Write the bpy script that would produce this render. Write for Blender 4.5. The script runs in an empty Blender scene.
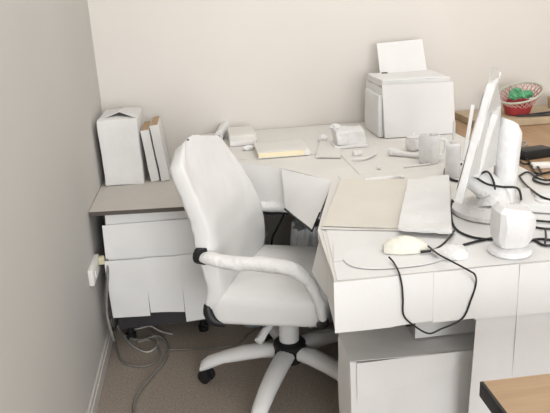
import bpy, bmesh, math, random
from mathutils import Vector, Matrix, noise
random.seed(7)
S = bpy.context.scene
COL = S.collection
R = math.radians

# ------------------------------------------------------------------ camera
F, PITCH, ROLL, YAW = 645.9, R(18.31), R(2.98), R(6.02)
EYE = Vector((.473, -3.155, 1.38))
FW = Vector((math.sin(YAW)*math.cos(PITCH), math.cos(YAW)*math.cos(PITCH), -math.sin(PITCH)))
RT = Vector((math.cos(YAW), -math.sin(YAW), 0))
UP = RT.cross(FW)
EX = math.cos(ROLL)*RT - math.sin(ROLL)*UP          # image right
EY = -(math.sin(ROLL)*RT + math.cos(ROLL)*UP)       # image down
cd = bpy.data.cameras.new('camera'); cd.sensor_width = 36; cd.sensor_fit = 'HORIZONTAL'
cd.lens = 36*F/550; cd.clip_start = .02
cam = bpy.data.objects.new('camera', cd); COL.objects.link(cam)
m3 = Matrix((EX, -EY, -FW)).transposed()
cam.matrix_world = Matrix.Translation(EYE) @ m3.to_4x4()
S.camera = cam

# ------------------------------------------------------------------ light
w = bpy.data.worlds.new('world'); S.world = w; w.use_nodes = True
w.node_tree.nodes['Background'].inputs[0].default_value = (.86, .93, 1, 1)
w.node_tree.nodes['Background'].inputs[1].default_value = .6
def area(name, loc, rot, sx, sy, e, col):
    l = bpy.data.lights.new(name, 'AREA'); l.shape = 'RECTANGLE'; l.size = sx; l.size_y = sy; l.energy = e; l.color = col
    o = bpy.data.objects.new(name, l); COL.objects.link(o); o.location = loc; o.rotation_euler = rot
    return o
area('window_daylight', (1.4, -5.97, 1.3), (R(90), 0, 0), 2.3, 1.9, 205, (.985, .99, 1))
area('overhead_fill_light', (1.4, -1.35, 2.66), (0, 0, 0), 2.0, 1.6, 30, (1, .985, .965))  # fill added overhead to even out the light; no lamp hangs there
S.view_settings.view_transform = 'Standard'; S.view_settings.look = 'None'
S.view_settings.gamma = 1; S.view_settings.exposure = -0.43; S.view_settings.use_curve_mapping = False

# ------------------------------------------------------------------ helpers
def at(px, py, z=.74):
    d = FW*F + EX*(px-275) + EY*(py-206.5); return EYE + d*((z-EYE.z)/d.z)
def aty(px, py, y):
    d = FW*F + EX*(px-275) + EY*(py-206.5); return EYE + d*((y-EYE.y)/d.y)
def atx(px, py, x):
    d = FW*F + EX*(px-275) + EY*(py-206.5); return EYE + d*((x-EYE.x)/d.x)

def mat(name, col, rough=.8, var=.05, vscale=8, bump=0, bscale=30, bdist=.01, metal=0, spec=.35, detail=4, col2=None, stretch=(1, 1, 1), trans=0, alpha=1, crease=0):
    m = bpy.data.materials.new(name); m.use_nodes = True
    nt = m.node_tree; N = nt.nodes; L = nt.links
    p = N['Principled BSDF']
    p.inputs['Roughness'].default_value = rough; p.inputs['Metallic'].default_value = metal
    p.inputs['Specular IOR Level'].default_value = spec
    if trans: p.inputs['Transmission Weight'].default_value = trans
    p.inputs['Alpha'].default_value = alpha
    tc = N.new('ShaderNodeTexCoord'); mp = N.new('ShaderNodeMapping'); mp.inputs['Scale'].default_value = stretch
    L.new(tc.outputs['Object'], mp.inputs[0])
    n = N.new('ShaderNodeTexNoise'); n.inputs['Scale'].default_value = vscale; n.inputs['Detail'].default_value = detail
    L.new(mp.outputs[0], n.inputs['Vector'])
    rp = N.new('ShaderNodeValToRGB'); rp.color_ramp.elements[0].position = .3; rp.color_ramp.elements[1].position = .7
    c2 = col2 or tuple(min(1, c*(1+var)) for c in col); c1 = col if col2 else tuple(c*(1-var) for c in col)
    rp.color_ramp.elements[0].color = (*c1, 1); rp.color_ramp.elements[1].color = (*c2, 1)
    L.new(n.outputs['Fac'], rp.inputs[0]); L.new(rp.outputs[0], p.inputs['Base Color'])
    if bump:
        n2 = N.new('ShaderNodeTexNoise'); n2.inputs['Scale'].default_value = bscale; n2.inputs['Detail'].default_value = 5
        L.new(mp.outputs[0], n2.inputs['Vector'])
        h = n2.outputs['Fac']
        if crease:
            v = N.new('ShaderNodeTexVoronoi'); v.feature = 'DISTANCE_TO_EDGE'; v.inputs['Scale'].default_value = crease
            L.new(mp.outputs[0], v.inputs['Vector'])
            ad = N.new('ShaderNodeMath'); ad.operation = 'MULTIPLY_ADD'; ad.inputs[1].default_value = .7
            L.new(v.outputs['Distance'], ad.inputs[0]); L.new(n2.outputs['Fac'], ad.inputs[2]); h = ad.outputs[0]
        b = N.new('ShaderNodeBump'); b.inputs['Strength'].default_value = bump; b.inputs['Distance'].default_value = bdist
        L.new(h, b.inputs['Height']); L.new(b.outputs[0], p.inputs['Normal'])
    return m

M = {}
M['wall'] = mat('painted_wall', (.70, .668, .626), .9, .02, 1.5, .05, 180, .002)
M['wall_side'] = mat('darker_side_wall', (.545, .528, .50), .85, .02, 1.5, .05, 180, .002)  # left wall, base colour darker and greyer than the back wall
M['ceiling'] = mat('ceiling_paint', (.86, .85, .83), .95, .01)
M['carpet'] = mat('carpet', (.32, .27, .222), 1, .1, 140, .8, 420, .01, detail=6, col2=(.50, .43, .365), spec=.05)
M['trim'] = mat('trim_paint', (.55, .525, .495), .6, .02)
M['paper'] = mat('white_paper', (.74, .738, .728), .72, .025, 6, .32, 8, .012, crease=8)
M['paper_flat'] = mat('smooth_white_paper', (.74, .738, .728), .72, .025, 5, .22, 10, .012, crease=5)
M['paper_warm'] = mat('warm_white_paper', (.69, .672, .64), .75, .03, 6, .15, 16, .01)
M['paper_crumple'] = mat('crumpled_white_paper', (.75, .748, .74), .6, .03, 14, .6, 38, .012, crease=26)
M['paper_gloss'] = mat('glossy_white_wrap', (.77, .77, .77), .4, .02, 10, .45, 35, .008, crease=28, spec=.5)
M['beige'] = mat('beige_board', (.665, .635, .57), .8, .03, 7, .08, 60, .003)
M['board'] = mat('grey_beige_board', (.53, .50, .46), .75, .03, 9, .05, 50, .003)
M['board_edge'] = mat('dark_board_edge', (.10, .085, .075), .7, .08, 30)
M['cream'] = mat('cream_page_edges', (.84, .75, .54), .8, .05, 40, .2, 300, .002, stretch=(1, 1, 20))
M['card'] = mat('tan_card', (.47, .37, .25), .85, .1, 20)
M['kraft'] = mat('kraft_card', (.42, .29, .17), .85, .1, 40)
M['yellowish'] = mat('ivory_wrap', (.76, .745, .66), .55, .04, 25, .5, 50, .008, crease=30)
M['black'] = mat('black_plastic', (.014, .014, .015), .45, .2, 20)
M['cable'] = mat('black_cable', (.018, .019, .02), .45, .1, 20)
M['cable_grey'] = mat('grey_cable', (.20, .19, .17), .55, .1, 20)
M['cable_light'] = mat('pale_grey_cable', (.42, .41, .38), .55, .1, 20)
M['dark'] = mat('charcoal_laminate', (.045, .043, .045), .6, .1, 12)
M['wood'] = mat('light_wood_veneer', (.43, .285, .165), .45, .1, 5, .05, 60, .002, col2=(.50, .35, .215), stretch=(1.2, 14, 1.2))
M['wood_side'] = mat('brown_wood_veneer', (.37, .23, .125), .5, .1, 5, .05, 60, .002, col2=(.45, .29, .17), stretch=(14, 1.2, 1.2))
M['metal'] = mat('grey_metal', (.35, .35, .36), .4, .05, 20, metal=.8)
M['red'] = mat('red_plastic', (.40, .05, .055), .5, .1, 20)
M['pink'] = mat('pale_pink_mesh', (.60, .36, .33), .6, .1, 30)
M['green'] = mat('green_ribbon', (.10, .34, .17), .5, .25, 40)
M['rim'] = mat('pale_green_rim', (.50, .52, .43), .5, .08, 30)
M['plastic_white'] = mat('white_plastic', (.80, .79, .75), .4, .02, 10)
M['brass'] = mat('yellowed_plug', (.62, .58, .40), .5, .05, 20)
M['bag'] = mat('pale_blue_plastic', (.82, .85, .88), .4, .12, 20, .4, 30, .01, stretch=(6, 6, 1))
M['blue'] = mat('slate_blue_plastic', (.42, .47, .54), .5, .1, 20)
M['screen'] = mat('dark_screen', (.02, .02, .024), .15, .05, 5, spec=.5)
M['wrap_grey'] = mat('dull_grey_wrap', (.60, .60, .585), .4, .04, 12, .3, 30, .008, crease=20)
M['glassy'] = mat('clear_tape', (.80, .80, .76), .2, .03, 10, .3, 40, .005, trans=.35, spec=.5)

WM = {}
def mw(o): return WM.get(o.name, Matrix.Identity(4))
def thing(name, label, cat, loc=(0, 0, 0), rz=0, group=None, kind=None):
    o = bpy.data.objects.new(name, None); COL.objects.link(o); o.empty_display_size = .05
    o.location = loc; o.rotation_euler = (0, 0, rz); WM[o.name] = Matrix.Translation(loc) @ Matrix.Rotation(rz, 4, 'Z')
    if kind: o['kind'] = kind; o['label'] = label
    else:
        o['label'] = label; o['category'] = cat
    if group: o['group'] = group
    return o
def obj(name, bm, material, parent=None, local=False, smooth=40, label=None, cat=None, group=None, kind=None):
    me = bpy.data.meshes.new(name)
    bmesh.ops.recalc_face_normals(bm, faces=bm.faces[:])
    base = Matrix.Identity(4)
    if parent is None:
        xs = [v.co for v in bm.verts]
        lo = Vector([min(c[i] for c in xs) for i in range(3)]); hi = Vector([max(c[i] for c in xs) for i in range(3)])
        base = Matrix.Translation(((lo.x+hi.x)/2, (lo.y+hi.y)/2, lo.z))
        bm.transform(base.inverted())
    elif not local:
        bm.transform(mw(parent).inverted())
    bm.to_mesh(me); bm.free()
    o = bpy.data.objects.new(name, me); COL.objects.link(o)
    me.materials.append(M[material])
    if smooth:
        for p in me.polygons: p.use_smooth = True
        me.set_sharp_from_angle(angle=R(smooth))
    if parent is not None:
        o.parent = parent; WM[o.name] = mw(parent)
    else:
        o.location = base.translation; WM[o.name] = base
    if kind: o['kind'] = kind
    if label: o['label'] = label
    if cat: o['category'] = cat
    if group: o['group'] = group
    return o
def jit(bm, amp, freq=12, seed=0, keepz=None):
    off = Vector((seed*3.1, seed*1.7, seed*2.3))
    for v in bm.verts:
        if keepz is not None and v.co.z < keepz+1e-4: continue
        d = noise.noise_vector((v.co+off)*freq)
        v.co += d*amp
    if keepz is not None:
        for v in bm.verts: v.co.z = max(v.co.z, keepz)
    return bm
def box(x0, x1, y0, y1, z0, z1, bev=.004, seg=2, cuts=0, bm=None, rot=None):
    b = bmesh.new(); bmesh.ops.create_cube(b, size=1)
    sx, sy, sz = x1-x0, y1-y0, z1-z0
    for v in b.verts: v.co = Vector((v.co.x*sx, v.co.y*sy, v.co.z*sz))
    if cuts: bmesh.ops.subdivide_edges(b, edges=b.edges[:], cuts=cuts, use_grid_fill=True)
    if bev:
        es = [e for e in b.edges if len(e.link_faces) == 2 and e.calc_face_angle(0) > .5]
        bmesh.ops.bevel(b, geom=es, offset=min(bev, .45*min(sx, sy, sz)), segments=seg, affect='EDGES', profile=.6)
    mt = Matrix.Translation(((x0+x1)/2, (y0+y1)/2, (z0+z1)/2))
    if rot: mt = mt @ rot
    b.transform(mt)
    if bm is None: return b
    me = bpy.data.meshes.new('tmp'); b.to_mesh(me); b.free(); bm.from_mesh(me); bpy.data.meshes.remove(me)
    return bm
def cbox(c, sx, sy, sz, rz=0, **k):   # box standing at point c (base centre)
    b = box(-sx/2, sx/2, -sy/2, sy/2, 0, sz, **k)
    b.transform(Matrix.Translation(c) @ Matrix.Rotation(rz, 4, 'Z')); return b
def loft(rings, bm=None, cap=True, closed=True):
    bm = bm or bmesh.new()
    vs = [[bm.verts.new(p) for p in r] for r in rings]
    n = len(rings[0])
    for a, b in zip(vs, vs[1:]):
        for i in range(n if closed else n-1):
            j = (i+1) % n; bm.faces.new((a[i], a[j], b[j], b[i]))
    if cap and closed:
        bm.faces.new(list(reversed(vs[0]))); bm.faces.new(vs[-1])
    return bm
def spline(pts, n=6):
    P = [Vector(p) for p in pts]
    if len(P) < 3: return P
    out = []
    for i in range(len(P)-1):
        p0 = P[max(i-1, 0)]; p1 = P[i]; p2 = P[i+1]; p3 = P[min(i+2, len(P)-1)]
        for k in range(n):
            t = k/n
            out.append(.5*((2*p1)+(p2-p0)*t+(2*p0-5*p1+4*p2-p3)*t*t+(3*p1-p0-3*p2+p3)*t**3))
    out.append(P[-1]); return out
def tube(pts, r, n=8, bm=None, flat=1, up=Vector((0, 0, 1)), sub=6):
    P = spline(pts, sub) if sub else [Vector(p) for p in pts]
    rr = r if isinstance(r, (list, tuple)) else [r, r]
    rings = []; prev = None
    for i, p in enumerate(P):
        t = (P[min(i+1, len(P)-1)]-P[max(i-1, 0)]).normalized()
        if prev is None:
            s = t.cross(up)
            if s.length < .05: s = t.cross(Vector((1, 0, 0)))
            s.normalize()
        else:
            s = (prev - t*prev.dot(t)).normalized()
        prev = s; u = s.cross(t)
        f = i/(len(P)-1)*(len(rr)-1); k = min(int(f), len(rr)-2); rad = rr[k]+(rr[k+1]-rr[k])*(f-k)
        rings.append([p + s*math.cos(a)*rad + u*math.sin(a)*rad*flat for a in [2*math.pi*q/n for q in range(n)]])
    return loft(rings, bm)
def lathe(c, prof, n=28, bm=None, tilt=None, sq=1):
    rings = []
    for r, z in prof:
        rings.append([Vector((r*math.cos(a), r*math.sin(a)*sq, z)) for a in [2*math.pi*q/n for q in range(n)]])
    if tilt is not None: rings = [[tilt @ p for p in g] for g in rings]
    c = Vector(c)
    return loft([[p+c for p in g] for g in rings], bm)
def sheet(a, b, c, d, nu=8, nv=6, th=.0015, amp=.002, freq=9, seed=0, fn=None):
    """thin sheet; corners a(0,0) b(1,0) c(1,1) d(0,1)"""
    a, b, c, d = map(Vector, (a, b, c, d)); nrm = (b-a).cross(d-a).normalized()
    off = Vector((seed*2.7, seed*1.3, seed*.9)); bm = bmesh.new(); G = [[], []]
    for s in (0, 1):
        for j in range(nv+1):
            row = []
            for i in range(nu+1):
                u, v = i/nu, j/nv
                p = (a*(1-u)+b*u)*(1-v)+(d*(1-u)+c*u)*v
                p = p + nrm*(noise.noise((p+off)*freq)*amp)
                if fn: p = p + fn(u, v)
                row.append(bm.verts.new(p + nrm*(th/2 if s else -th/2)))
            G[s].append(row)
    for s in (0, 1):
        for j in range(nv):
            for i in range(nu):
                q = [G[s][j][i], G[s][j][i+1], G[s][j+1][i+1], G[s][j+1][i]]
                bm.faces.new(q if s else q[::-1])
    def side(L0, L1):
        for k in range(len(L0)-1): bm.faces.new((L0[k], L0[k+1], L1[k+1], L1[k]))
    side(G[0][0], G[1][0]); side(G[0][-1], G[1][-1])
    side([r[0] for r in G[0]], [r[0] for r in G[1]]); side([r[-1] for r in G[0]], [r[-1] for r in G[1]])
    return bm
def prism(poly, z0, z1, bev=0):
    bm = bmesh.new()
    lo = [bm.verts.new((x, y, z0)) for x, y in poly]; hi = [bm.verts.new((x, y, z1)) for x, y in poly]
    bm.faces.new(lo[::-1]); bm.faces.new(hi)
    for i in range(len(poly)):
        j = (i+1) % len(poly); bm.faces.new((lo[i], lo[j], hi[j], hi[i]))
    if bev:
        es = [e for e in bm.edges if abs(e.verts[0].co.z-z1) < 1e-6 and abs(e.verts[1].co.z-z1) < 1e-6]
        bmesh.ops.bevel(bm, geom=es, offset=bev, segments=2, affect='EDGES')
    return bm
def blob(c, rx, ry, rz, amp=.1, freq=1.6, seed=0, sub=3, base=None, rot=0):
    bm = bmesh.new(); bmesh.ops.create_icosphere(bm, subdivisions=sub, radius=1)
    for v in bm.verts:
        d = noise.noise(v.co*freq+Vector((seed*3.3, seed, seed*2)))
        k = 1+amp*d*2
        v.co = Vector((v.co.x*rx*k, v.co.y*ry*k, v.co.z*rz*k))
    bm.transform(Matrix.Translation(c) @ Matrix.Rotation(rot, 4, 'Z'))
    if base is not None:
        for v in bm.verts: v.co.z = max(v.co.z, base)
    return bm
def join(bm, other):
    me = bpy.data.meshes.new('tmp'); other.to_mesh(me); other.free(); bm.from_mesh(me); bpy.data.meshes.remove(me); return bm

# ------------------------------------------------------------------ room
RX, RY, RZ = 4.2, -6.0, 2.7
def st(name, bm, m, label): return obj(name, bm, m, smooth=0, kind='structure', label=label)
st('floor', box(0, RX, RY, 0, -.1, 0, bev=0), 'carpet', 'grey-brown carpet floor')
st('wall_back', box(-.1, RX+.1, 0, .1, 0, RZ, bev=0), 'wall', 'plain cream wall behind the desk')
st('wall_left', box(-.1, 0, RY, 0, 0, RZ, bev=0), 'wall_side', 'plain wall on the left, darker than the back wall')
st('wall_right', box(RX, RX+.1, RY, 0, 0, RZ, bev=0), 'wall', 'plain cream wall on the right')
st('ceiling', box(-.1, RX+.1, RY-.1, .1, RZ, RZ+.1, bev=0), 'ceiling', 'white ceiling')
wf = box(-.1, .2, RY-.1, RY, 0, RZ, bev=0); box(2.6, RX+.1, RY-.1, RY, 0, RZ, bev=0, bm=wf)
box(.2, 2.6, RY-.1, RY, 0, .3, bev=0, bm=wf); box(.2, 2.6, RY-.1, RY, 2.3, RZ, bev=0, bm=wf)
st('wall_front', wf, 'wall', 'plain wall with the window opening')
wi = thing('window_1', 'window in the wall facing the desk', '', (1.4, RY-.05, .3), kind='structure')
for x in (.23, 1.4, 2.57): obj('window_frame', box(x-.03, x+.03, RY-.07, RY-.02, .3, 2.3), 'plastic_white', wi)
for z in (.33, 2.27): obj('window_frame', box(.26, 2.54, RY-.07, RY-.02, z-.03, z+.03), 'plastic_white', wi)
bl = box(0, .009, RY, 0, 0, .066, bev=.002)
box(.0, .014, RY, 0, 0, .05, bev=.003, bm=bl)
st('baseboard_left', bl, 'trim', 'painted skirting board along the left wall')
st('baseboard_back', box(.012, RX, -.014, 0, 0, .066, bev=.004), 'trim', 'painted skirting board under the desk')

# ------------------------------------------------------------------ low side cabinet (left)
cab = thing('side_cabinet', 'low cabinet under a grey board, draped in white paper strips, in the left corner', 'cabinet', (.24, -.36, 0))
obj('board', prism([(.003, -.004), (.452, -.004), (.452, -.738), (.003, -.698)], .589, .605), 'board', cab, smooth=0, label='bare grey-beige board on top')
obj('board_edge', sheet((.003, -.7, .588), (.452, -.74, .588), (.452, -.74, .604), (.003, -.7, .604), 6, 1, .002, 0), 'board_edge', cab, label='dark front edge of the board')
obj('body', box(.05, .44, -.67, -.02, .07, .588, bev=.003), 'dark', cab, label='charcoal carcass')
for x in (.09, .40):
    for y in (-.62, -.06): obj('foot', lathe((x, y, 0), [(.022, 0), (.022, .02), (.014, .025), (.014, .071)], 14), 'black', cab)
obj('paper_strip', sheet((.058, -.690, .535), (.44, -.705, .535), (.44, -.700, .588), (.060, -.685, .588), 10, 3, .002, .003, seed=1), 'paper_flat', cab)
obj('paper_strip', sheet((.044, -.716, .395), (.442, -.735, .395), (.442, -.715, .548), (.046, -.700, .545), 12, 5, .002, .005, seed=2), 'paper_flat', cab)
for k, (xa, xb, zb, zc) in enumerate(((.042, .196, .168, .165), (.193, .335, .178, .168), (.332, .45, .122, .132))):
    o = .003*k
    obj('paper_strip', sheet((xa+.006, -.757-o, zb), (xb, -.760-o, zc), (xb, -.738-o, .405), (xa, -.735-o, .408), 8, 8, .002, .006, seed=3+k), 'paper_flat', cab)
obj('paper_side', sheet((.044, -.10, .12), (.044, -.74, .17), (.042, -.735, .405), (.042, -.10, .405), 6, 6, .002, .004, seed=9), 'paper_flat', cab)

# tall wrapped box and folders on the board
bx = cbox((.108, -.20, .605), .172, .30, .292, 0, bev=.008, cuts=5)
jit(bx, .006, 9, 2, keepz=.605)
tb = thing('tall_box', 'tall white paper-wrapped box standing on the grey board in the corner', 'box', (.108, -.20, .605))
obj('carton', bx, 'paper', tb)
top = bmesh.new()
for q in ((( .028, -.335, .8985), (.112, -.24, .912), (.105, -.07, .902), (.03, -.06, .899)), ((.188, -.335, .8985), (.106, -.24, .914), (.108, -.07, .903), (.185, -.06, .899))):
    join(top, sheet(*q, 4, 4, .002, .003, seed=4))
obj('folded_flap', top, 'paper', tb, label='creased wrapping folded over the top')
for k, (x, ln, yf, h) in enumerate(((.240, -5.5, -.332, .234), (.286, -5.8, -.338, .254))):
    t = thing('folder', ('white-wrapped folder with brown top edge leaning against the tall box' if k == 0 else 'outer white-wrapped folder with brown top edge, next to the chair back'), 'folder', (x, -.24, .605), group='folders on the grey board')
    rot = Matrix.Rotation(R(ln), 4, 'Y')
    c = box(-.019, .019, -.105, .105, .0012, h, bev=.003, cuts=3); jit(c, .0018, 14, k)
    mtx = Matrix.Translation((x, yf+.105, .606)) @ rot
    c.transform(mtx); obj('cover', c, 'paper_flat', t)
    p = box(-.015, .015, -.10, .10, h-.002, h+.003, bev=.001); p.transform(mtx); obj('page_top', p, 'kraft', t, label='brown card top edge')

# ------------------------------------------------------------------ white L-shaped desk
desk = thing('corner_desk', 'large L-shaped corner desk covered all over in white paper', 'desk', (1.2, -.9, 0))
ZT = .74
edge = spline([(.46, -.60, 0), (.606, -.644, 0), (.72, -.735, 0), (.82, -.86, 0), (.905, -1.0, 0)], 5)
outline = [(.46, -.006), (.46, -.60)] + [(p.x, p.y) for p in edge[1:]] + [(.862, -1.15), (.814, -1.31), (.768, -1.47), (.744, -1.818), (1.6, -1.818), (1.6, -.006)]
obj('desktop', prism(outline, .712, ZT-.0015), 'paper_warm', desk, smooth=0)
# cover sheets on the top
tops = [((.47, -.58), (1.02, -.60), (1.02, -.012), (.47, -.012), 'paper_warm'),
        ((1.018, -.95), (1.59, -.95), (1.59, -.012), (1.018, -.012), 'paper_warm'),
        ((.94, -1.42), (1.59, -1.42), (1.59, -.948), (.94, -.948), 'paper_warm'),
        ((.75, -1.812), (1.17, -1.812), (1.19, -1.41), (.80, -1.41), 'paper_flat'),
        ((1.168, -1.812), (1.595, -1.812), (1.595, -1.41), (1.188, -1.41), 'paper_flat')]
for k, (a, b, c, d, mm) in enumerate(tops):
    z = ZT-.0004+.0004*(k % 2)
    obj('top_sheet', sheet((*a, z), (*b, z), (*c, z), (*d, z), 10, 10, .0012, .0008, 8, k), mm, desk)
# small sheet folded over the front corner
obj('corner_patch', sheet((.765, -1.705, .7425), (.86, -1.70, .7425), (.865, -1.60, .7425), (.79, -1.585, .7425), 4, 4, .0012, .001, seed=3), 'paper_flat', desk)
# front apron sheets, hanging from the edge, each a bit proud of the next
fx = [aty(x, 300, -1.822).x for x in (334, 391, 433, 475, 517, 590)]
zb = [(.611, .611), (.611, .616), (.611, .612), (.607, .607), (.607, .607)]
for k in range(5):
    yo = -1.8195 - (.0035, .001, .003, .0012, .0038)[k]
    ov = .006
    obj('apron_sheet', sheet((fx[k], yo-.002, zb[k][0]), (fx[k+1]+ov, yo-.002, zb[k][1]), (fx[k+1]+ov, yo, .741), (fx[k], yo, .741), 8, 6, .0016, .0022, 10, 20+k), 'paper_flat', desk)
obj('apron_sheet', sheet((fx[5], -1.822, .608), (1.6, -1.822, .608), (1.6, -1.82, .741), (fx[5], -1.82, .741), 4, 4, .0016, .002), 'paper_flat', desk)
# apron on the side next to the chair: two sheets
obj('apron_sheet', sheet((.763, -1.62, .609), (.742, -1.823, .609), (.743, -1.82, .741), (.766, -1.62, .741), 6, 5, .0016, .002, seed=31), 'paper_flat', desk)
obj('apron_sheet', sheet((.752, -1.455, .606), (.762, -1.63, .609), (.765, -1.63, .741), (.782, -1.455, .741), 6, 5, .0016, .003, seed=32), 'paper_flat', desk)
obj('apron_rail', box(.775, 1.59, -1.812, -1.79, .612, .712, bev=.002), 'dark', desk)
# curved sheet and stiff flap hanging from the concave inner edge
nA = 14
arc = [(.47, -.606), (.54, -.628), (.606, -.650), (.66, -.690), (.72, -.742), (.772, -.798)]
arcs = spline([(x, y, 0) for x, y in arc], 4)
ins, outs = [], []
for p in arcs:
    t = .02*math.sin((p.x-.47)/.3*math.pi)
    outs.append([Vector((p.x+.004, p.y-.006, .7415)), Vector((p.x+.010, p.y-.022-t*.4, .70)), Vector((p.x+.012, p.y-.034-t, .64)), Vector((p.x+.012, p.y-.04-t, .575))])
bm = bmesh.new()
g = [[bm.verts.new(q) for q in r] for r in outs]; g2 = [[bm.verts.new(q+Vector((-.001, .002, 0))) for q in r] for r in outs]
for i in range(len(g)-1):
    for j in range(3):
        bm.faces.new((g[i][j], g[i+1][j], g[i+1][j+1], g[i][j+1])); bm.faces.new((g2[i][j], g2[i][j+1], g2[i+1][j+1], g2[i+1][j]))
for i in range(len(g)-1):
    bm.faces.new((g[i][0], g2[i][0], g2[i+1][0], g[i+1][0])); bm.faces.new((g[i][3], g[i+1][3], g2[i+1][3], g2[i][3]))
for j in range(3):
    bm.faces.new((g[0][j], g[0][j+1], g2[0][j+1], g2[0][j])); bm.faces.new((g[-1][j], g2[-1][j], g2[-1][j+1], g[-1][j+1]))
obj('hanging_sheet', bm, 'paper_flat', desk, label='white paper curving down from the inner edge')
tl, tr = Vector((.755, -.800, .743)), aty(333, 181, -1.003); bl_, br_ = aty(285, 209, -.905), aty(312, 231, -1.14)
flap = obj('hanging_flap', sheet(bl_, br_, tr, tl, 8, 6, .003, .003, 9, 5), 'paper_flat', desk, label='stiff white flap with black lower edge hanging off the inner corner')
obj('flap_edge', tube([bl_, br_], .0045, 6, sub=0), 'black', flap, label='black lower edge')
obj('flap_edge', tube([br_, br_.lerp(tr, .36)], .003, 6, sub=0), 'black', flap)
# supports
obj('leg_panel', box(.475, .50, -.58, -.02, 0, .712), 'paper_flat', desk)
obj('leg_panel', box(1.56, 1.59, -1.76, -.03, 0, .712), 'paper_flat', desk)
# long sheets to the floor under the front apron
px0 = 1.096
obj('front_sheet', sheet((px0-.018, -1.812, .004), (px0+.105, -1.806, .004), (px0+.105, -1.806, .64), (px0, -1.808, .64), 6, 12, .002, .004, 6, 41), 'paper_flat', desk)
obj('front_sheet', sheet((px0+.10, -1.811, .004), (px0+.30, -1.811, .004), (px0+.30, -1.809, .64), (px0+.102, -1.809, .64), 6, 12, .002, .004, 6, 42), 'paper_flat', desk)
obj('front_sheet', sheet((px0+.295, -1.808, .004), (1.595, -1.808, .004), (1.595, -1.806, .64), (px0+.295, -1.806, .64), 6, 10, .002, .004, 6, 43), 'paper_flat', desk)
obj('filler_sheet', sheet((.992, -1.66, .474), (1.2, -1.66, .474), (1.2, -1.66, .64), (.992, -1.66, .64), 6, 4, .002, .003, 8, 44), 'paper_flat', desk)

# drawer pedestal under the desk
ped = thing('drawer_pedestal', 'white paper-wrapped drawer pedestal under the front of the desk', 'cabinet', (1.0, -1.65, 0))
obj('body', jit(box(.795, 1.20, -1.728, -1.575, .0, .466, bev=.012, cuts=6), .004, 7, 3, keepz=0), 'paper_flat', ped)
obj('front_sheet', sheet((.798, -1.742, .006), (.905, -1.740, .006), (.895, -1.736, .455), (.796, -1.735, .468), 7, 12, .0018, .006, 7, 51), 'paper', ped)
obj('front_sheet', sheet((.90, -1.738, .006), (1.19, -1.739, .006), (1.19, -1.735, .466), (.89, -1.734, .462), 9, 12, .0018, .005, 7, 52), 'paper_flat', ped)
obj('front_sheet', sheet((.812, -1.7405, .36), (1.06, -1.7405, .41), (1.10, -1.7375, .468), (.812, -1.7365, .466), 9, 4, .0015, .003, 7, 54), 'paper_flat', ped)
obj('top_sheet', sheet((.795, -1.738, .471), (1.0, -1.738, .470), (.99, -1.58, .470), (.797, -1.58, .470), 6, 8, .0015, .004, 8, 53), 'paper_flat', ped)

# ------------------------------------------------------------------ wooden desks
wd = thing('wooden_desk', 'light wood desk corner with black edge in the bottom right foreground', 'desk', (1.5, -2.7, 0))
obj('desktop', box(.905, 2.1, -3.0, -2.262, .712, .74, bev=.002), 'wood', wd)
obj('edge_band', box(.899, .9055, -3.0, -2.258, .712, .741, bev=.002), 'black', wd, label='black edge band')
obj('edge_band', box(.905, 2.1, -2.262, -2.256, .708, .7395, bev=.002), 'wood', wd)
for x in (1.0, 2.02):
    for y in (-2.93, -2.34): obj('leg', box(x-.025, x+.025, y-.025, y+.025, 0, .712, bev=.006), 'metal', wd)
wd2 = thing('wooden_desk', 'brown wooden desk against the back wall beyond the white desk', 'desk', (2.2, -.65, 0))
obj('desktop', box(1.606, 2.9, -1.33, -.008, .711, .738, bev=.002), 'wood_side', wd2)
for x in (1.66, 2.84):
    for y in (-1.27, -.07): obj('leg', box(x-.025, x+.025, y-.025, y+.025, 0, .711, bev=.006), 'metal', wd2)

# ------------------------------------------------------------------ office chair
ch = thing('office_chair', 'swivel office chair wrapped in white paper, drawn up to the desk', 'chair', (.72, -1.07, 0), R(-18))
# seat
def srect(hx, hy, n=36, p=4.5):
    out = []
    for k in range(n):
        a = 2*math.pi*k/n; c, s = math.cos(a), math.sin(a)
        out.append((hx*math.copysign(abs(c)**(2/p), c), hy*math.copysign(abs(s)**(2/p), s)))
    return out
rings = []
for z, k in ((.350, .93), (.353, .975), (.365, .99), (.40, 1.0), (.418, 1.0), (.430, .985), (.438, .94), (.441, .6), (.438, .25)):
    rings.append([Vector((-.03+x*k, y*k, z + (.012*(y/.24)**2 if z > .42 else 0) - .01*max(0, (x-.1)/.1)*(z > .42))) for x, y in srect(.205, .240, 48, 9)])
bm = loft(rings); jit(bm, .005, 11, 4); obj('seat', bm, 'paper', ch, local=True, smooth=60)
# backrest
BA = [(.36, -.205), (.44, -.196), (.52, -.194), (.60, -.203), (.66, -.217), (.735, -.241), (.80, -.272), (.87, -.298), (.96, -.318)]
def back_axis(z):
    for (a, b), (c, d) in zip(BA, BA[1:]):
        if z <= c: return b + (d-b)*(z-a)/(c-a)
    return BA[-1][1]
rings = []
NV = 22
for k in range(NV+1):
    v = k/NV; z = .378 + v*.542
    top = max(0, (z-.865)/.055); bot = max(0, (.43-z)/.052)
    hw = (.238 + .006*math.sin(v*math.pi)) * (math.sqrt(max(.0, 1-min(1, top)**3.2))*.55+.45) * (1-.10*bot*bot)
    ht = .037 - .008*v + .003*math.sin(v*math.pi) - .010*min(1, top)**2 - .008*bot**2
    ring = []
    for (xx, yy) in srect(1, 1, 48, 6):
        y = yy*hw - (.012*min(1, top)**2)
        ring.append(Vector((back_axis(z) + xx*ht + .1*(1-min(1, max(0, (z-.62)/.24)))*y + .018*(y/.23)**2, y, z + .014*xx - .022*max(0, yy)*min(1, max(0, (z-.75)/.15)))))
    rings.append(ring)
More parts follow.
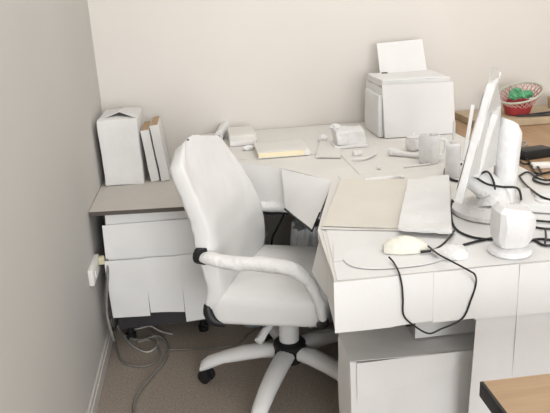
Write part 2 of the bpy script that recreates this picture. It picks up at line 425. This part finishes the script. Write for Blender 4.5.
bm = loft(rings)
for v in bm.verts: v.co.x += .006*noise.noise(Vector((v.co.y*26, v.co.z*5, 1.3))) + .004*noise.noise(Vector((v.co.y*40+v.co.z*30, v.co.z*9, 4.1)))
jit(bm, .010, 8, 1); jit(bm, .004, 26, 5)
obj('backrest', bm, 'paper', ch, local=True, smooth=70)
# armrests: white padded sleeve over black bracket
for sgn in (-1, 1):
    y = .268*sgn
    path = [(-.218, y*.93, .596), (-.19, y, .600), (-.12, y*1.03, .590), (-.05, y*1.04, .590), (.02, y*1.04, .586), (.08, y*1.03, .570), (.128, y*1.02, .528), (.152, y*.99, .465), (.163, y*.965, .402)]
    bm = tube(path, [.021, .026, .027, .027, .027, .026, .024, .021, .019], 12, flat=.8, sub=5); jit(bm, .004, 30, 6)
    arm = obj('armrest', bm, 'paper_crumple', ch, local=True, smooth=60)
    bm = tube([(-.236, y*.90, .598), (-.222, y*.92, .598), (-.205, y*.955, .600)], .0275, 12, sub=3)
    obj('arm_bracket', bm, 'black', arm, local=True, label='black bracket')
    bm = tube([(.163, y*.965, .405), (.166, y*.96, .383), (.15, y*.90, .366)], .014, 10, sub=4)
    obj('arm_bracket', bm, 'black', arm, local=True)
    if sgn > 0:
        bm = tube([(-.19, y, .581), (-.12, y*1.03, .569), (-.05, y*1.04, .569), (.02, y*1.04, .566)], .012, 8, sub=3)
        obj('arm_underside', bm, 'black', arm, local=True, label='black underside')
# back/seat joint
for sgn in (-1, 1):
    bm = tube([(-.225, .222*sgn, .415), (-.222, .226*sgn, .385), (-.205, .228*sgn, .358), (-.17, .222*sgn, .345)], [.012, .019, .019, .012], 12, sub=4)
    obj('seat_bracket', bm, 'black', ch, local=True, label='black bracket joining seat and backrest')
obj('seat_pan', box(-.15, .12, -.16, .16, .325, .352, bev=.01), 'black', ch, local=True)
# column, hub
bm = lathe((0, 0, 0), [(.034, .135), (.036, .16), (.037, .24), (.036, .31), (.038, .33)], 24); jit(bm, .002, 40, 3)
obj('gas_column', bm, 'paper_flat', ch, local=True)
obj('hub', lathe((0, 0, 0), [(.03, .085), (.054, .09), (.06, .105), (.06, .158), (.05, .168), (.03, .17)], 24), 'black', ch, local=True)
# lever
bm = tube([(-.02, -.05, .305), (-.045, -.10, .285), (-.075, -.165, .25)], [.011, .013, .015], 10, sub=4); jit(bm, .003, 40, 2)
lev = obj('lever', bm, 'paper_crumple', ch, local=True)
# star base
hubw = Vector((.72, -1.07, 0))
ends = [at(207, 381, 0)-hubw]
a0 = math.atan2(ends[0].y, ends[0].x)
for k in range(5):
    a = a0 + k*2*math.pi/5; d = Vector((math.cos(a), math.sin(a), 0)); ln = .318
    d2 = Matrix.Rotation(R(18), 3, 'Z') @ d; s2 = Vector((-d2.y, d2.x, 0))
    rings = []
    for t, zt, hw_, hh in ((.052, .128, .036, .024), (.1, .128, .036, .027), (.17, .118, .034, .026), (.24, .102, .031, .024), (.30, .080, .028, .022), (.328, .064, .024, .018)):
        rings.append([d2*t*ln/.31 + s2*hw_*math.cos(q) + Vector((0, 0, zt + hh*math.sin(q))) for q in [2*math.pi*i/12 for i in range(12)]])
    bm = loft(rings); jit(bm, .005, 24, k+1)
    leg = obj('base_leg', bm, 'paper', ch, local=True, smooth=60)
    c = d2*ln
    bm = tube([c+Vector((0, 0, .062)), c+Vector((0, 0, .03))], .011, 10, sub=0)
    for sd in (-1, 1):
        p = c + s2*.0
        ax = Matrix.Rotation(R(70 + 40*k), 3, 'Z') @ Vector((1, 0, 0))
        join(bm, tube([c+Vector((0, 0, .026))+ax*sd*.006, c+Vector((0, 0, .026))+ax*sd*.009, c+Vector((0, 0, .026))+ax*sd*.022, c+Vector((0, 0, .026))+ax*sd*.024], [.021, .026, .026, .02], 18, sub=0))
    obj('caster', bm, 'black', leg, local=True, label='black twin-wheel caster')

# ------------------------------------------------------------------ under the desk
rings = []
for z, rr in ((.001, .070), (.02, .082), (.15, .088), (.30, .085), (.40, .082), (.455, .075)):
    rings.append([Vector((.885+(rr+.007*math.cos(q*13))*math.cos(q), -.64+(rr+.007*math.cos(q*13))*math.sin(q), z+.012*math.sin(q*3)*(z > .4))) for q in [2*math.pi*i/104 for i in range(104)]])
obj('plastic_bag', jit(loft(rings), .006, 12, 4, keepz=.001), 'bag', label='pleated pale blue plastic bag under the desk behind the chair', cat='bag', smooth=50)
obj('waste_bin', lathe((.625, -.60, .0), [(.055, .001), (.06, .01), (.075, .40), (.08, .415), (.072, .418), (.068, .40), (.055, .02)], 26), 'blue', label='grey-blue waste bin under the desk behind the chair', cat='bin')
obj('hanging_cable', tube([(.80, -.60, .70), (.79, -.60, .60), (.78, -.60, .50), (.745, -.60, .43), (.72, -.60, .37), (.712, -.60, .2), (.72, -.58, .006)], .0045, 6), 'cable', label='black cable hanging under the desk behind the chair', cat='cable')

# ------------------------------------------------------------------ printer
pr = thing('printer', 'boxy white paper-wrapped printer with a sheet standing in its feeder', 'printer', (1.42, -.26, .742))
obj('body', jit(box(1.262, 1.582, -.405, -.10, .742, .962, bev=.012, cuts=6), .005, 8, 7, keepz=.742), 'paper', pr)
obj('front_panel', sheet((1.266, -.42, .744), (1.588, -.424, .744), (1.572, -.415, .972), (1.254, -.412, .978), 10, 8, .004, .003, 7, 61), 'paper_flat', pr)
obj('lid', jit(box(1.262, 1.572, -.385, -.13, .962, .995, bev=.01, cuts=4), .003, 9, 8), 'paper_flat', pr)
obj('side_flap', jit(box(1.243, 1.264, -.40, -.16, .743, .93, bev=.006, cuts=3), .004, 12, 9, keepz=.742), 'paper', pr)
obj('feed_paper', sheet((1.318, -.16, .985), (1.545, -.16, .985), (1.540, -.095, 1.135), (1.318, -.095, 1.128), 6, 6, .0012, .002, 5, 62), 'paper_flat', pr, label='white sheet standing in the rear feeder')
obj('feed_slot', box(1.322, 1.35, -.173, -.163, .993, 1.0, bev=.001), 'dark', pr, label='dark corner of the feed slot')

# ------------------------------------------------------------------ things on the rear of the desk
Z0 = .7416
def P(x, y, z=Z0): return at(x, y, z)
# wrapped tape dispenser style tube
a, b = P(219, 142)+Vector((0, 0, .026)), P(229, 126)+Vector((0, 0, .026))
t = thing('wrapped_tube', 'white-wrapped tube with a small black hole, lying at the left end of the desk', 'tube', (*P(222, 133).xy, Z0))
bm = tube([a, a.lerp(b, .5), b], [.021, .025, .026], 14, sub=4); jit(bm, .005, 30, 3, keepz=None)
obj('body', bm, 'paper_crumple', t)
d = (b-a).normalized(); obj('hole', tube([a-d*.003, a+d*.002], .007, 10, sub=0), 'black', t, label='black hole in its end')
bm = tube([b+Vector((-.004, -.01, .015)), b+Vector((.002, -.006, .040)), b+Vector((.018, -.008, .038)), b+Vector((.022, -.01, .008))], .011, 8, sub=4); obj('loop', bm, 'paper_crumple', t)
# flat box
c = (P(229, 147)+P(254, 145))/2; c.y += .11; c.x += .007
t = thing('flat_box', 'flat white box beside the wrapped tube', 'box', (c.x, c.y, Z0))
obj('base', cbox((c.x, c.y, Z0), .116, .215, .022, 0, bev=.003), 'paper_flat', t)
obj('lid', cbox((c.x+.002, c.y+.003, Z0+.020), .120, .216, .026, 0, bev=.004, cuts=3), 'paper_warm', t)
# twin cubes
c = P(254, 144)
t = thing('twin_block', 'pair of tiny white blocks next to the flat box', 'block', (c.x, c.y, Z0))
obj('block', cbox((c.x, c.y+.005, Z0), .022, .02, .018, .2, bev=.004), 'paper_crumple', t)
obj('block', cbox((c.x+.004, c.y+.024, Z0), .022, .018, .026, .2, bev=.004), 'paper_crumple', t)
c = P(248, 150); obj('crumpled_lump', blob(c+Vector((0, 0, .009)), .026, .014, .012, .22, 2, 4, base=Z0), 'paper_crumple', label='small crumpled white lump in front of the flat box', cat='paper ball')
# book with cream page edge
A, B = P(258, 159), P(310, 158)
c = (A+B)/2; t = thing('lying_book', 'closed book lying flat with cream page edges toward the chair', 'book', (c.x, c.y+.09, Z0))
w_ = (B-A).length
obj('pages', box(A.x+.003, B.x-.012, A.y-.001, A.y+.19, Z0+.003, Z0+.022, bev=.001), 'cream', t, label='cream page edges')
obj('cover', box(A.x, B.x+.003, A.y+.001, A.y+.195, Z0, Z0+.004, bev=.001), 'paper_flat', t)
obj('cover', jit(box(A.x-.001, B.x+.003, A.y+.002, A.y+.195, Z0+.022, Z0+.026, bev=.001, cuts=4), .002, 12, 2), 'paper_warm', t)
obj('spine', tube([(B.x-.001, A.y-.001, Z0+.013), (B.x-.001, A.y+.192, Z0+.013)], .013, 10, sub=0), 'paper_flat', t, label='rounded white spine')
c = P(323, 141); obj('round_lump', blob(c+Vector((0, 0, .012)), .021, .018, .018, .15, 2, 6, base=Z0), 'paper_crumple', label='small round white lump behind the thin notepad', cat='paper ball')
A, B, C2, D2 = P(316, 158), P(341, 158), P(339, 142), P(320, 142)
obj('thin_notepad', sheet(A+Vector((0, 0, .004)), B+Vector((0, 0, .004)), C2+Vector((0, 0, .004)), D2+Vector((0, 0, .004)), 6, 6, .006, .002, 20, 5), 'paper_warm', label='thin white notepad between the book and the small lumpy box', cat='notepad')
# lumpy small box on a flat base
c = P(351, 148); t = thing('lumpy_parcel', 'small lumpy white parcel on a flat base near the printer', 'parcel', (c.x, c.y+.05, Z0))
obj('base', cbox((c.x, c.y+.05, Z0), .145, .11, .012, .02, bev=.003), 'paper_flat', t)
obj('parcel', jit(cbox((c.x+.004, c.y+.055, Z0+.012), .125, .10, .062, .02, bev=.012, cuts=5), .012, 16, 8), 'paper_crumple', t)
obj('knot', blob((c.x-.045, c.y+.095, Z0+.075), .024, .02, .016, .2, 2, 3), 'paper_crumple', t)
c = P(357, 155); obj('tiny_box', jit(cbox((c.x, c.y, Z0), .035, .022, .018, .1, bev=.003, cuts=2), .002, 30, 3, keepz=Z0), 'paper_crumple', label='tiny white box in front of the lumpy parcel', cat='box')
a, b, c = P(352, 161), P(366, 160), P(376, 155)
obj('paper_curl', tube([a+Vector((0, 0, .006)), b+Vector((0, 0, .008)), c+Vector((0, 0, .006))], [.004, .006, .005], 8, flat=.8), 'paper_crumple', label='curled strip of white paper in front of the tiny box', cat='paper strip')
# tapered brush
a, b = P(388, 155), P(424, 159); up = Vector((0, 0, 1))
t = thing('wrapped_brush', 'tapered white-wrapped brush pointing at the mug', 'brush', ((a.x+b.x)/2, (a.y+b.y)/2, Z0))
bm = tube([a+up*.015, a.lerp(b, .12)+up*.016, a.lerp(b, .35)+up*.012, b+up*.007], [.009, .016, .010, .006], 12, sub=4); jit(bm, .003, 30, 4); obj('handle', bm, 'paper_crumple', t)
c = P(379, 169); obj('paper_pellet', blob(c+up*.006, .009, .009, .008, .2, 2, 2, sub=2, base=Z0), 'paper_crumple', label='tiny white paper pellet on the open desk', cat='paper ball')
a, b = P(364, 182), P(404, 179)
t = thing('wrapped_pencil', 'knobbly white-wrapped pencil just above the beige board', 'pencil', ((a.x+b.x)/2, (a.y+b.y)/2, Z0))
bm = tube([a+up*.006, a.lerp(b, .3)+up*.008, a.lerp(b, .7)+up*.008, b+up*.008], [.004, .008, .007, .008], 8, sub=4); jit(bm, .004, 40, 7); obj('shaft', bm, 'paper_crumple', t)
obj('tip', tube([a+up*.006-(b-a).normalized()*.008, a+up*.006], [.001, .004], 8, sub=0), 'dark', t, label='dark tip')
a, b = P(404, 168), P(430, 165); obj('thin_stick', tube([a+up*.004, b+up*.004], .0032, 8, sub=0), 'paper_flat', label='thin white stick lying in front of the mug', cat='stick')
# lidded pot and mug
c = P(413, 150); t = thing('small_pot', 'squat white-wrapped pot with a lid left of the mug', 'pot', (c.x, c.y, Z0))
obj('pot', jit(lathe((c.x, c.y, Z0), [(.022, 0), (.031, .01), (.033, .03), (.030, .045), (.027, .05)], 20), .002, 40, 3, keepz=Z0), 'paper_crumple', t)
obj('lid', jit(lathe((c.x, c.y, Z0+.05), [(.027, 0), (.028, .006), (.014, .012), (.008, .02), (.004, .023)], 18), .0015, 40, 4), 'paper_crumple', t)
c = P(432, 164); c.y += .032
t = thing('mug', 'white-wrapped mug with handle between the small pot and the pen holder', 'mug', (c.x, c.y, Z0))
obj('cup', jit(lathe((c.x, c.y, Z0), [(.036, 0), (.0385, .004), (.039, .05), (.0395, .103), (.037, .107), (.0345, .104), (.034, .03), (.033, .02)], 28), .0016, 30, 5, keepz=Z0), 'paper_gloss', t)
obj('handle', tube([(c.x+.036, c.y-.004, Z0+.085), (c.x+.058, c.y-.006, Z0+.082), (c.x+.062, c.y-.006, Z0+.055), (c.x+.054, c.y-.005, Z0+.028), (c.x+.036, c.y-.003, Z0+.022)], .007, 8, sub=4), 'paper_gloss', t)
# pen holder
c = P(455, 178); c.y += .025
t = thing('pen_holder', 'white-wrapped pen holder standing behind the monitor edge', 'pen holder', (c.x, c.y, Z0))
obj('cup', jit(lathe((c.x, c.y, Z0), [(.024, 0), (.026, .004), (.026, .10), (.024, .112), (.018, .116)], 22), .0015, 30, 5, keepz=Z0), 'paper_gloss', t)
obj('pump', lathe((c.x, c.y, Z0+.114), [(.012, 0), (.012, .012), (.005, .014), (.0045, .07), (.003, .082)], 12), 'paper_flat', t, label='thin upright nozzle')
c2 = P(467, 160); obj('upright_ruler', box(c2.x-.007, c2.x+.007, c2.y-.002, c2.y+.002, Z0, Z0+.21, bev=.001, rot=Matrix.Rotation(R(7), 4, 'Y')), 'paper_flat', label='white ruler standing upright behind the monitor', cat='ruler')

# ------------------------------------------------------------------ writing area
zb_ = .7428
A, B, C2, D2 = P(322, 229, zb_), P(400, 233, zb_), P(407, 181, zb_), P(340, 181, zb_)
t = thing('desk_pad', 'plain beige board lying on the desk in front of the monitor', 'desk pad', (*((A+C2)/2).xy, zb_))
obj('lower_board', sheet(A+Vector((0, 0, .001)), B+Vector((.05, 0, .001)), C2+Vector((.04, 0, .001)), D2+Vector((0, 0, .001)), 8, 8, .003, .0006, 6, 3), 'paper_warm', t)
obj('upper_board', sheet(A+Vector((.004, .010, .0055)), B+Vector((.05, .006, .0055)), C2+Vector((.04, 0, .0055)), D2+Vector((.004, 0, .0055)), 10, 10, .003, .002, 6, 5), 'beige', t)
A, B, C2, D2 = P(398, 233, .7475), P(451, 236, .7475), P(449, 180, .7475), P(408, 184, .7475)
t = thing('paper_packet', 'white paper packet lying on the right end of the beige board', 'paper packet', (*((A+C2)/2).xy, .7475))
kb = sheet(A+up*.012, B+up*.012, C2+up*.012, D2+up*.012, 18, 18, .012, .007, 16, 4)
obj('packet', kb, 'paper', t)
obj('paper_lip', sheet(A.lerp(B, .02)+up*.010+Vector((0, -.006, 0)), B+up*.010+Vector((0, -.006, 0)), B.lerp(C2, .25)+up*.0205, A.lerp(D2, .28)+up*.0205, 12, 6, .0016, .006, 24, 6), 'paper_flat', t, label='brighter folded lip along the near edge')

# mouse pad, mouse, small lump
A = P(394, 256)
rings = []
pts = []
for k in range(40):
    q = 2*math.pi*k/40; pts.append((A.x + .128*math.copysign(abs(math.cos(q))**.8, math.cos(q)), A.y + .075*math.copysign(abs(math.sin(q))**.8, math.sin(q))))
obj('mouse_pad', jit(prism(pts,   .7426, .7442, .0006), .0006, 20, 2), 'paper', label='rounded white mouse pad near the front edge of the desk', cat='mouse pad', smooth=30)
c = P(405, 252); t = thing('computer_mouse', 'ivory-wrapped computer mouse on the white mouse pad', 'mouse', (c.x, c.y, .7458), R(-8))
rings = []
for k in range(11):
    f = k/10; x = -.055+.110*f; ww = .029*math.sin(math.pi*min(1, max(.0, .10+f*.84)))**.5; hh = .035*math.sin(math.pi*(.12+.80*f))**.7
    rings.append([Vector((x, ww*math.cos(q), max(0, hh*(math.sin(q)+.12)))) for q in [2*math.pi*i/16 for i in range(16)]])
bm = loft(rings); jit(bm, .0025, 45, 3, keepz=0); obj('shell', bm, 'yellowish', t, local=True, smooth=50)
c = P(452, 258); obj('crumpled_wad', blob(c+Vector((.004, .014, .006)), .042, .034, .020, .16, 1.8, 9, base=.7418), 'paper_crumple', label='low crumpled white wad right of the mouse', cat='paper ball', smooth=50)

# ------------------------------------------------------------------ monitor
base = Vector((1.285, -1.455, .7425))
mo = thing('monitor', 'thin white-wrapped computer monitor seen from its edge, turned to the chair', 'monitor', base)
obj('foot', jit(lathe(base, [(.108, 0), (.112, .004), (.11, .014), (.085, .022), (.04, .026), (.01, .027)], 36), .0025, 18, 3, keepz=.7425), 'paper_crumple', mo, label='round wrapped foot')
nb = aty(456, 203, -1.565); nt_ = aty(489, 86, -1.61)
tdir = Vector((.48, .877, 0)).normalized()               # along the panel, near to far
updir = (nt_-nb); hgt = updir.length; updir.normalize()
nrm = updir.cross(tdir).normalized()                     # towards the screen side or back
if nrm.x > 0: nrm = -nrm
W = .30
def panel(o, u0, u1, v0, v1, d0, d1, bev=.004, cuts=0):
    b = box(u0, u1, v0, v1, d0, d1, bev=bev, cuts=cuts)
    for v in b.verts: v.co = o + tdir*v.co.x + updir*v.co.y - nrm*v.co.z
    return b
obj('bezel', jit(panel(nb, 0, W, 0, hgt, -.008, .014, .005, 4), .0025, 30, 2), 'paper_gloss', mo)
obj('screen', panel(nb, .02, W-.02, .03, hgt-.02, -.0105, -.0085, 0), 'paper_flat', mo, label='papered screen facing the chair')
obj('rear_housing', jit(panel(nb, .07, W-.06, .06, hgt-.08, .018, .04, .012, 4), .003, 20, 4), 'paper', mo)
dn = nb+updir*(hgt-.006)-nrm*.012; an = nb+updir*(hgt*.24)-nrm*.012
obj('rear_wrap', sheet(an, aty(502, 163, -1.40), aty(499, 76, -1.44), dn, 8, 8, .002, .006, 14, 7), 'wrap_grey', mo, label='loose wrapping tented over the back')
obj('wrap_peak', sheet(aty(490, 84, -1.56), aty(499, 80, -1.44), aty(497, 67, -1.45), aty(491, 68, -1.55), 4, 4, .002, .004, 20, 3), 'glassy', mo, label='clear tape sticking up from the top')
nc = nb + tdir*W*.55 + updir*.035 - nrm*.02
bm = tube([nc + updir*.03, nc, base+Vector((.0, .01, .06)), base+Vector((0, 0, .018))], [.03, .038, .042, .05], 14, sub=5); jit(bm, .008, 20, 3)
obj('stand_neck', bm, 'paper_crumple', mo)

# upright wrapped bottle (right of monitor)
c = P(506, 210); c.y += .02
t = thing('wrapped_bottle', 'tall white-wrapped cylinder with slanted top standing right of the monitor', 'bottle', (c.x, c.y, Z0))
rings = []
for z, r, sx in ((0, .032, 0), (.02, .034, 0), (.10, .034, .002), (.17, .034, .004), (.215, .035, .006), (.235, .034, .006)):
    rings.append([Vector((c.x+sx+r*math.cos(q), c.y+r*math.sin(q), Z0+z+(.5*(-r*math.cos(q))*.6 if z > .2 else 0))) for q in [2*math.pi*i/14 for i in range(14)]])
rings.append([Vector((c.x+.004+.024*math.cos(q), c.y+.024*math.sin(q), Z0+.262-.012*math.cos(q))) for q in [2*math.pi*i/14 for i in range(14)]])
obj('tube', jit(loft(rings), .003, 25, 4, keepz=Z0), 'paper_gloss', t, smooth=30)

# webcam-like head on a round foot
c = P(511, 253); c.y += .008
t = thing('wrapped_speaker', 'faceted ball-shaped white-wrapped speaker on a round foot at the desk front', 'speaker', (c.x, c.y, Z0))
obj('foot', jit(lathe((c.x, c.y, Z0), [(.05, 0), (.053, .004), (.05, .014), (.03, .022), (.015, .024)], 26), .002, 30, 4, keepz=Z0), 'paper_gloss', t)
bm = bmesh.new()
pr_ = [(.022, .014), (.036, .022), (.046, .045), (.049, .080), (.046, .106), (.034, .118)]
rings = []
for r, z in pr_: rings.append([Vector((c.x+.002+r*x, c.y-.002+r*y*.95, Z0+z + .008*(-x)*(z > .1))) for x, y in srect(1, 1, 14, 3)])
bm = loft(rings); jit(bm, .006, 22, 6); obj('head', bm, 'paper_gloss', t, smooth=25)

# white telephone-like wrapped device at right edge
c = P(548, 208)
t = thing('wrapped_device', 'flat white-wrapped device with an oval dish at the right edge of the photo', 'device', (c.x+.02, c.y, Z0))
obj('body', jit(cbox((c.x+.03, c.y+.01, Z0), .20, .16, .028, R(-28), bev=.008, cuts=4), .004, 18, 3, keepz=Z0), 'paper', t)
obj('dish', lathe((c.x+.0, c.y-.01, Z0+.028), [(.042, -.004), (.045, .004), (.04, .009), (.02, .006), (.005, .006)], 24, sq=.8), 'paper_gloss', t, label='oval raised dish')

# ------------------------------------------------------------------ things on the far wooden desk
ZW = .7385
c = Vector((1.965, -.245, ZW+.034))
t = thing('basket', 'red basket with pale net rim holding green ribbon against the wall', 'basket', c)
obj('bowl', lathe(c, [(.05, 0), (.056, .004), (.072, .06), (.074, .063), (.068, .062), (.05, .01)], 24), 'red', t)
tilt = Matrix.Rotation(R(-16), 3, 'Y') @ Matrix.Rotation(R(14), 3, 'X')
cc = c+Vector((.012, 0, .062))
mesh_bm = bmesh.new()
for k in range(26):
    q = 2*math.pi*k/26; q2 = q+.35; q3 = q-.35
    for qq in (q2, q3):
        p0 = cc+tilt @ Vector((.068*math.cos(q), .068*math.sin(q), -.006)); p1 = cc+tilt @ Vector((.105*math.cos(qq), .095*math.sin(qq), .042))
        tube([p0, p1], .0026, 4, bm=mesh_bm, sub=0)
obj('net_rim', mesh_bm, 'pink', t, label='pale pink net flaring above the bowl')
ring = [cc+tilt @ Vector((.105*math.cos(q), .095*math.sin(q), .043)) for q in [2*math.pi*i/28 for i in range(29)]]
obj('rim', tube(ring, .005, 6, sub=0), 'rim', t)
for k, (dx, dy, dz) in enumerate(((-.045, -.03, .03), (-.01, -.045, .036), (.018, -.03, .034), (-.025, .0, .045))):
    obj('ribbon', blob(cc+Vector((dx, dy, dz)), .026, .02, .018, .25, 2.4, k), 'green', t)
obj('cardboard_tray', jit(box(1.72, 2.62, -.36, -.06, ZW, ZW+.033, bev=.004, cuts=3), .002, 6, 3, keepz=ZW), 'card', label='flat tan cardboard tray under the red basket', cat='tray')
obj('coiled_cable', tube([(1.93, -.31, ZW+.04), (2.0, -.335, ZW+.04), (2.12, -.34, ZW+.04), (2.24, -.31, ZW+.04), (2.16, -.28, ZW+.04), (2.04, -.30, ZW+.04), (1.98, -.32, ZW+.041)], .005, 6), 'dark', label='dark cable coiled on the tan tray', cat='cable')
obj('brown_pot', lathe((2.21, -.15, ZW+.034), [(.025, 0), (.035, .005), (.04, .05), (.036, .055), (.03, .05)], 18), 'kraft', label='small dark brown pot on the tray at the right edge', cat='pot')
c = at(533, 157, ZW)
t = thing('power_adapter', 'black power adapter lying on the brown desk behind the wrapped bottle', 'power adapter', (c.x, c.y, ZW))
obj('brick', cbox((c.x, c.y, ZW), .13, .065, .035, R(12), bev=.006), 'black', t)
obj('lead', tube([(c.x+.06, c.y+.012, ZW+.02), (c.x+.10, c.y+.03, ZW+.02), (c.x+.14, c.y+.0, ZW+.006), (c.x+.20, c.y-.02, ZW+.005)], .005, 6), 'cable', t)
c = at(543, 168, ZW); obj('white_plug', cbox((c.x+.01, c.y, ZW), .10, .03, .02, R(-10), bev=.005), 'plastic_white', label='white plug strip on the brown desk in front of the black adapter', cat='plug')
def cable(px, label, r=.0032, z=.7455, m='cable', lift=None, name='cable', cat='cable'):
    pts = [at(x, y, (q[0] if q else z)) for (x, y, *q) in px]
    return obj(name, tube(pts, r, 6, sub=5), m, label=label, cat=cat, smooth=60, group='loose cables on the desks')
cable([(512, 143, .746), (518, 152, .75), (528, 160, .748), (536, 173, .745), (550, 172, .745), (560, 170, .745), (590, 158, .745), (620, 152, .745)], 'black cable winding around the power adapter on the brown desk', .004)
cable([(519, 176, .745), (528, 172, .746), (540, 179, .746), (555, 179, .746), (585, 168, .745), (615, 160, .745)], 'thin black cable crossing the brown desk below the white plug')
cable([(516, 157, .746), (524, 164, .747), (533, 163, .747), (541, 172, .747), (533, 179, .746), (545, 184, .746), (556, 182, .746), (580, 172, .745), (610, 165, .745)], 'tangled black cable on the brown desk just right of the bottle', .0038)
cable([(509, 141, .75), (520, 147, .75), (527, 143, .75), (516, 140, .75)], 'grey looped cable behind the wrapped bottle', .0035, m='cable_light')
# cables on the white desk
zc = .7465
mouse_loop = [at(389, 257, .757), at(394, 263, .750), at(399, 273, .7475)] + [aty(x, y, -1.829) for x, y in ((402, 286), (403, 300), (404, 316), (416, 327), (429, 333.5), (441, 329), (462, 319), (471, 300), (476, 284))] + [at(475, 275, .7475), at(469, 270.5, .7475), at(453, 262, .765), at(438, 254, .764), at(428, 246, .752), at(420, 241, .748)]
obj('mouse_cable', tube(mouse_loop, .0023, 7, sub=6), 'cable', label='black mouse cable looping down over the front edge of the desk', cat='cable', smooth=60)
cable([(421, 252, .752), (432, 250.5, .752), (441, 246, .764), (449, 238, .754), (454, 231, .7475)], 'short black cable from the mouse toward the paper packet')
cable([(452, 200), (451, 212), (453, 224), (459, 231.5), (472, 237), (486, 239), (495, 239)], 'black cable curving along the monitor foot')
cable([(463, 245), (478, 241), (497, 237)], 'straight black cable between the crumpled wad and the speaker')
cable([(453, 201), (461, 205, .748), (469, 203, .748), (477, 198, .748)], 'short black cable under the lower monitor corner', .0028)
cable([(462, 164), (450, 165), (445, 170), (447, 177), (457, 181), (468, 180), (480, 175)], 'black cable coming out behind the pen holder', .0042)
def acable(px, label, r=.0034):
    return obj('cable', tube([aty(x, y, q) for x, y, q in px], r, 6, sub=5), 'cable', label=label, cat='cable', smooth=60, group='loose cables on the desks')
acable([(474, 176, -1.50), (487, 184, -1.49), (503, 187, -1.478), (517, 188, -1.47), (521, 197, -1.455), (521, 209, -1.43)], 'black cable passing in front of the wrapped bottle')
acable([(480, 174, -1.49), (488, 172, -1.485), (494, 183, -1.48), (495, 196, -1.475), (494, 208, -1.46)], 'black cable dropping between the monitor and the bottle', .003)
cable([(519, 176, .747), (525, 184, .75), (533, 191, .775), (542, 197, .78), (556, 201, .78), (575, 203, .776), (592, 206, .747), (610, 205, .7465)], 'black cable running over the flat white-wrapped device', .0034)
cable([(531, 220), (540, 221), (556, 222), (585, 222), (610, 216)], 'uppermost black cable right of the speaker')
cable([(529, 225), (539, 228), (556, 229), (585, 228), (615, 221)], 'second black cable right of the speaker')
cable([(527, 241), (540, 239), (556, 240), (585, 237), (620, 228)], 'third black cable right of the speaker', .0034)
cable([(524, 243), (534, 240), (543, 245), (556, 245), (590, 242), (625, 233)], 'lowest black cable right of the speaker', .0034)
cable([(545, 229), (546, 235), (545, 243)], 'short black cable crossing the others right of the speaker', .0026, z=.750)

# ------------------------------------------------------------------ left wall socket and floor cables
so = thing('wall_socket', 'white wall socket with plug on the left wall beside the cabinet', 'socket', (.0, -.765, .36))
obj('plate', box(.0005, .020, -.885, -.715, .372, .435, bev=.004), 'plastic_white', so)
obj('plug', box(.020, .042, -.75, -.722, .40, .43, bev=.004), 'brass', so, label='yellowed plug')
obj('switch', box(.0205, .025, -.85, -.835, .39, .415, bev=.002), 'plastic_white', so)
def fcable(pts, r, m, label): return obj('floor_cable', tube(pts, r, 6, sub=6), m, label=label, cat='cable', smooth=60, group='cables on the carpet')
g = lambda x, y, z=.006: at(x, y, z)
fcable([(.05, -.72, .41), (.05, -.75, .36), (.034, -.80, .22), (.05, -.82, .10), g(112, 325, .03), g(116, 345), g(121, 360), g(135, 366), g(152, 364), g(160, 352), g(150, 340), g(138, 342)], .005, 'cable_grey', 'grey cable looping on the carpet below the wall socket')
fcable([(.045, -.71, .36), (.03, -.775, .25), (.04, -.80, .12), g(118, 322, .03), g(124, 335), g(140, 340), g(158, 336), g(168, 345), g(165, 360), g(152, 376), g(140, 391), g(134, 404), g(134, 420)], .0055, 'cable_grey', 'dark grey cable trailing toward the front of the carpet')
fcable([(.036, -.72, .30), (.03, -.79, .18), g(112, 318, .05), g(120, 330), g(132, 345), g(148, 352), g(158, 343), g(152, 333)], .004, 'cable_light', 'pale grey cable coiled under the cabinet')
fcable([g(120, 326), g(135, 329), g(150, 326, .02), g(160, 331), g(172, 334)], .004, 'cable_light', 'pale cable lying along the foot of the cabinet')
fcable([g(165, 350), g(190, 349), g(215, 348), g(237, 344), g(248, 334), g(256, 328)], .003, 'cable_grey', 'thin cable running across the carpet behind the chair base')
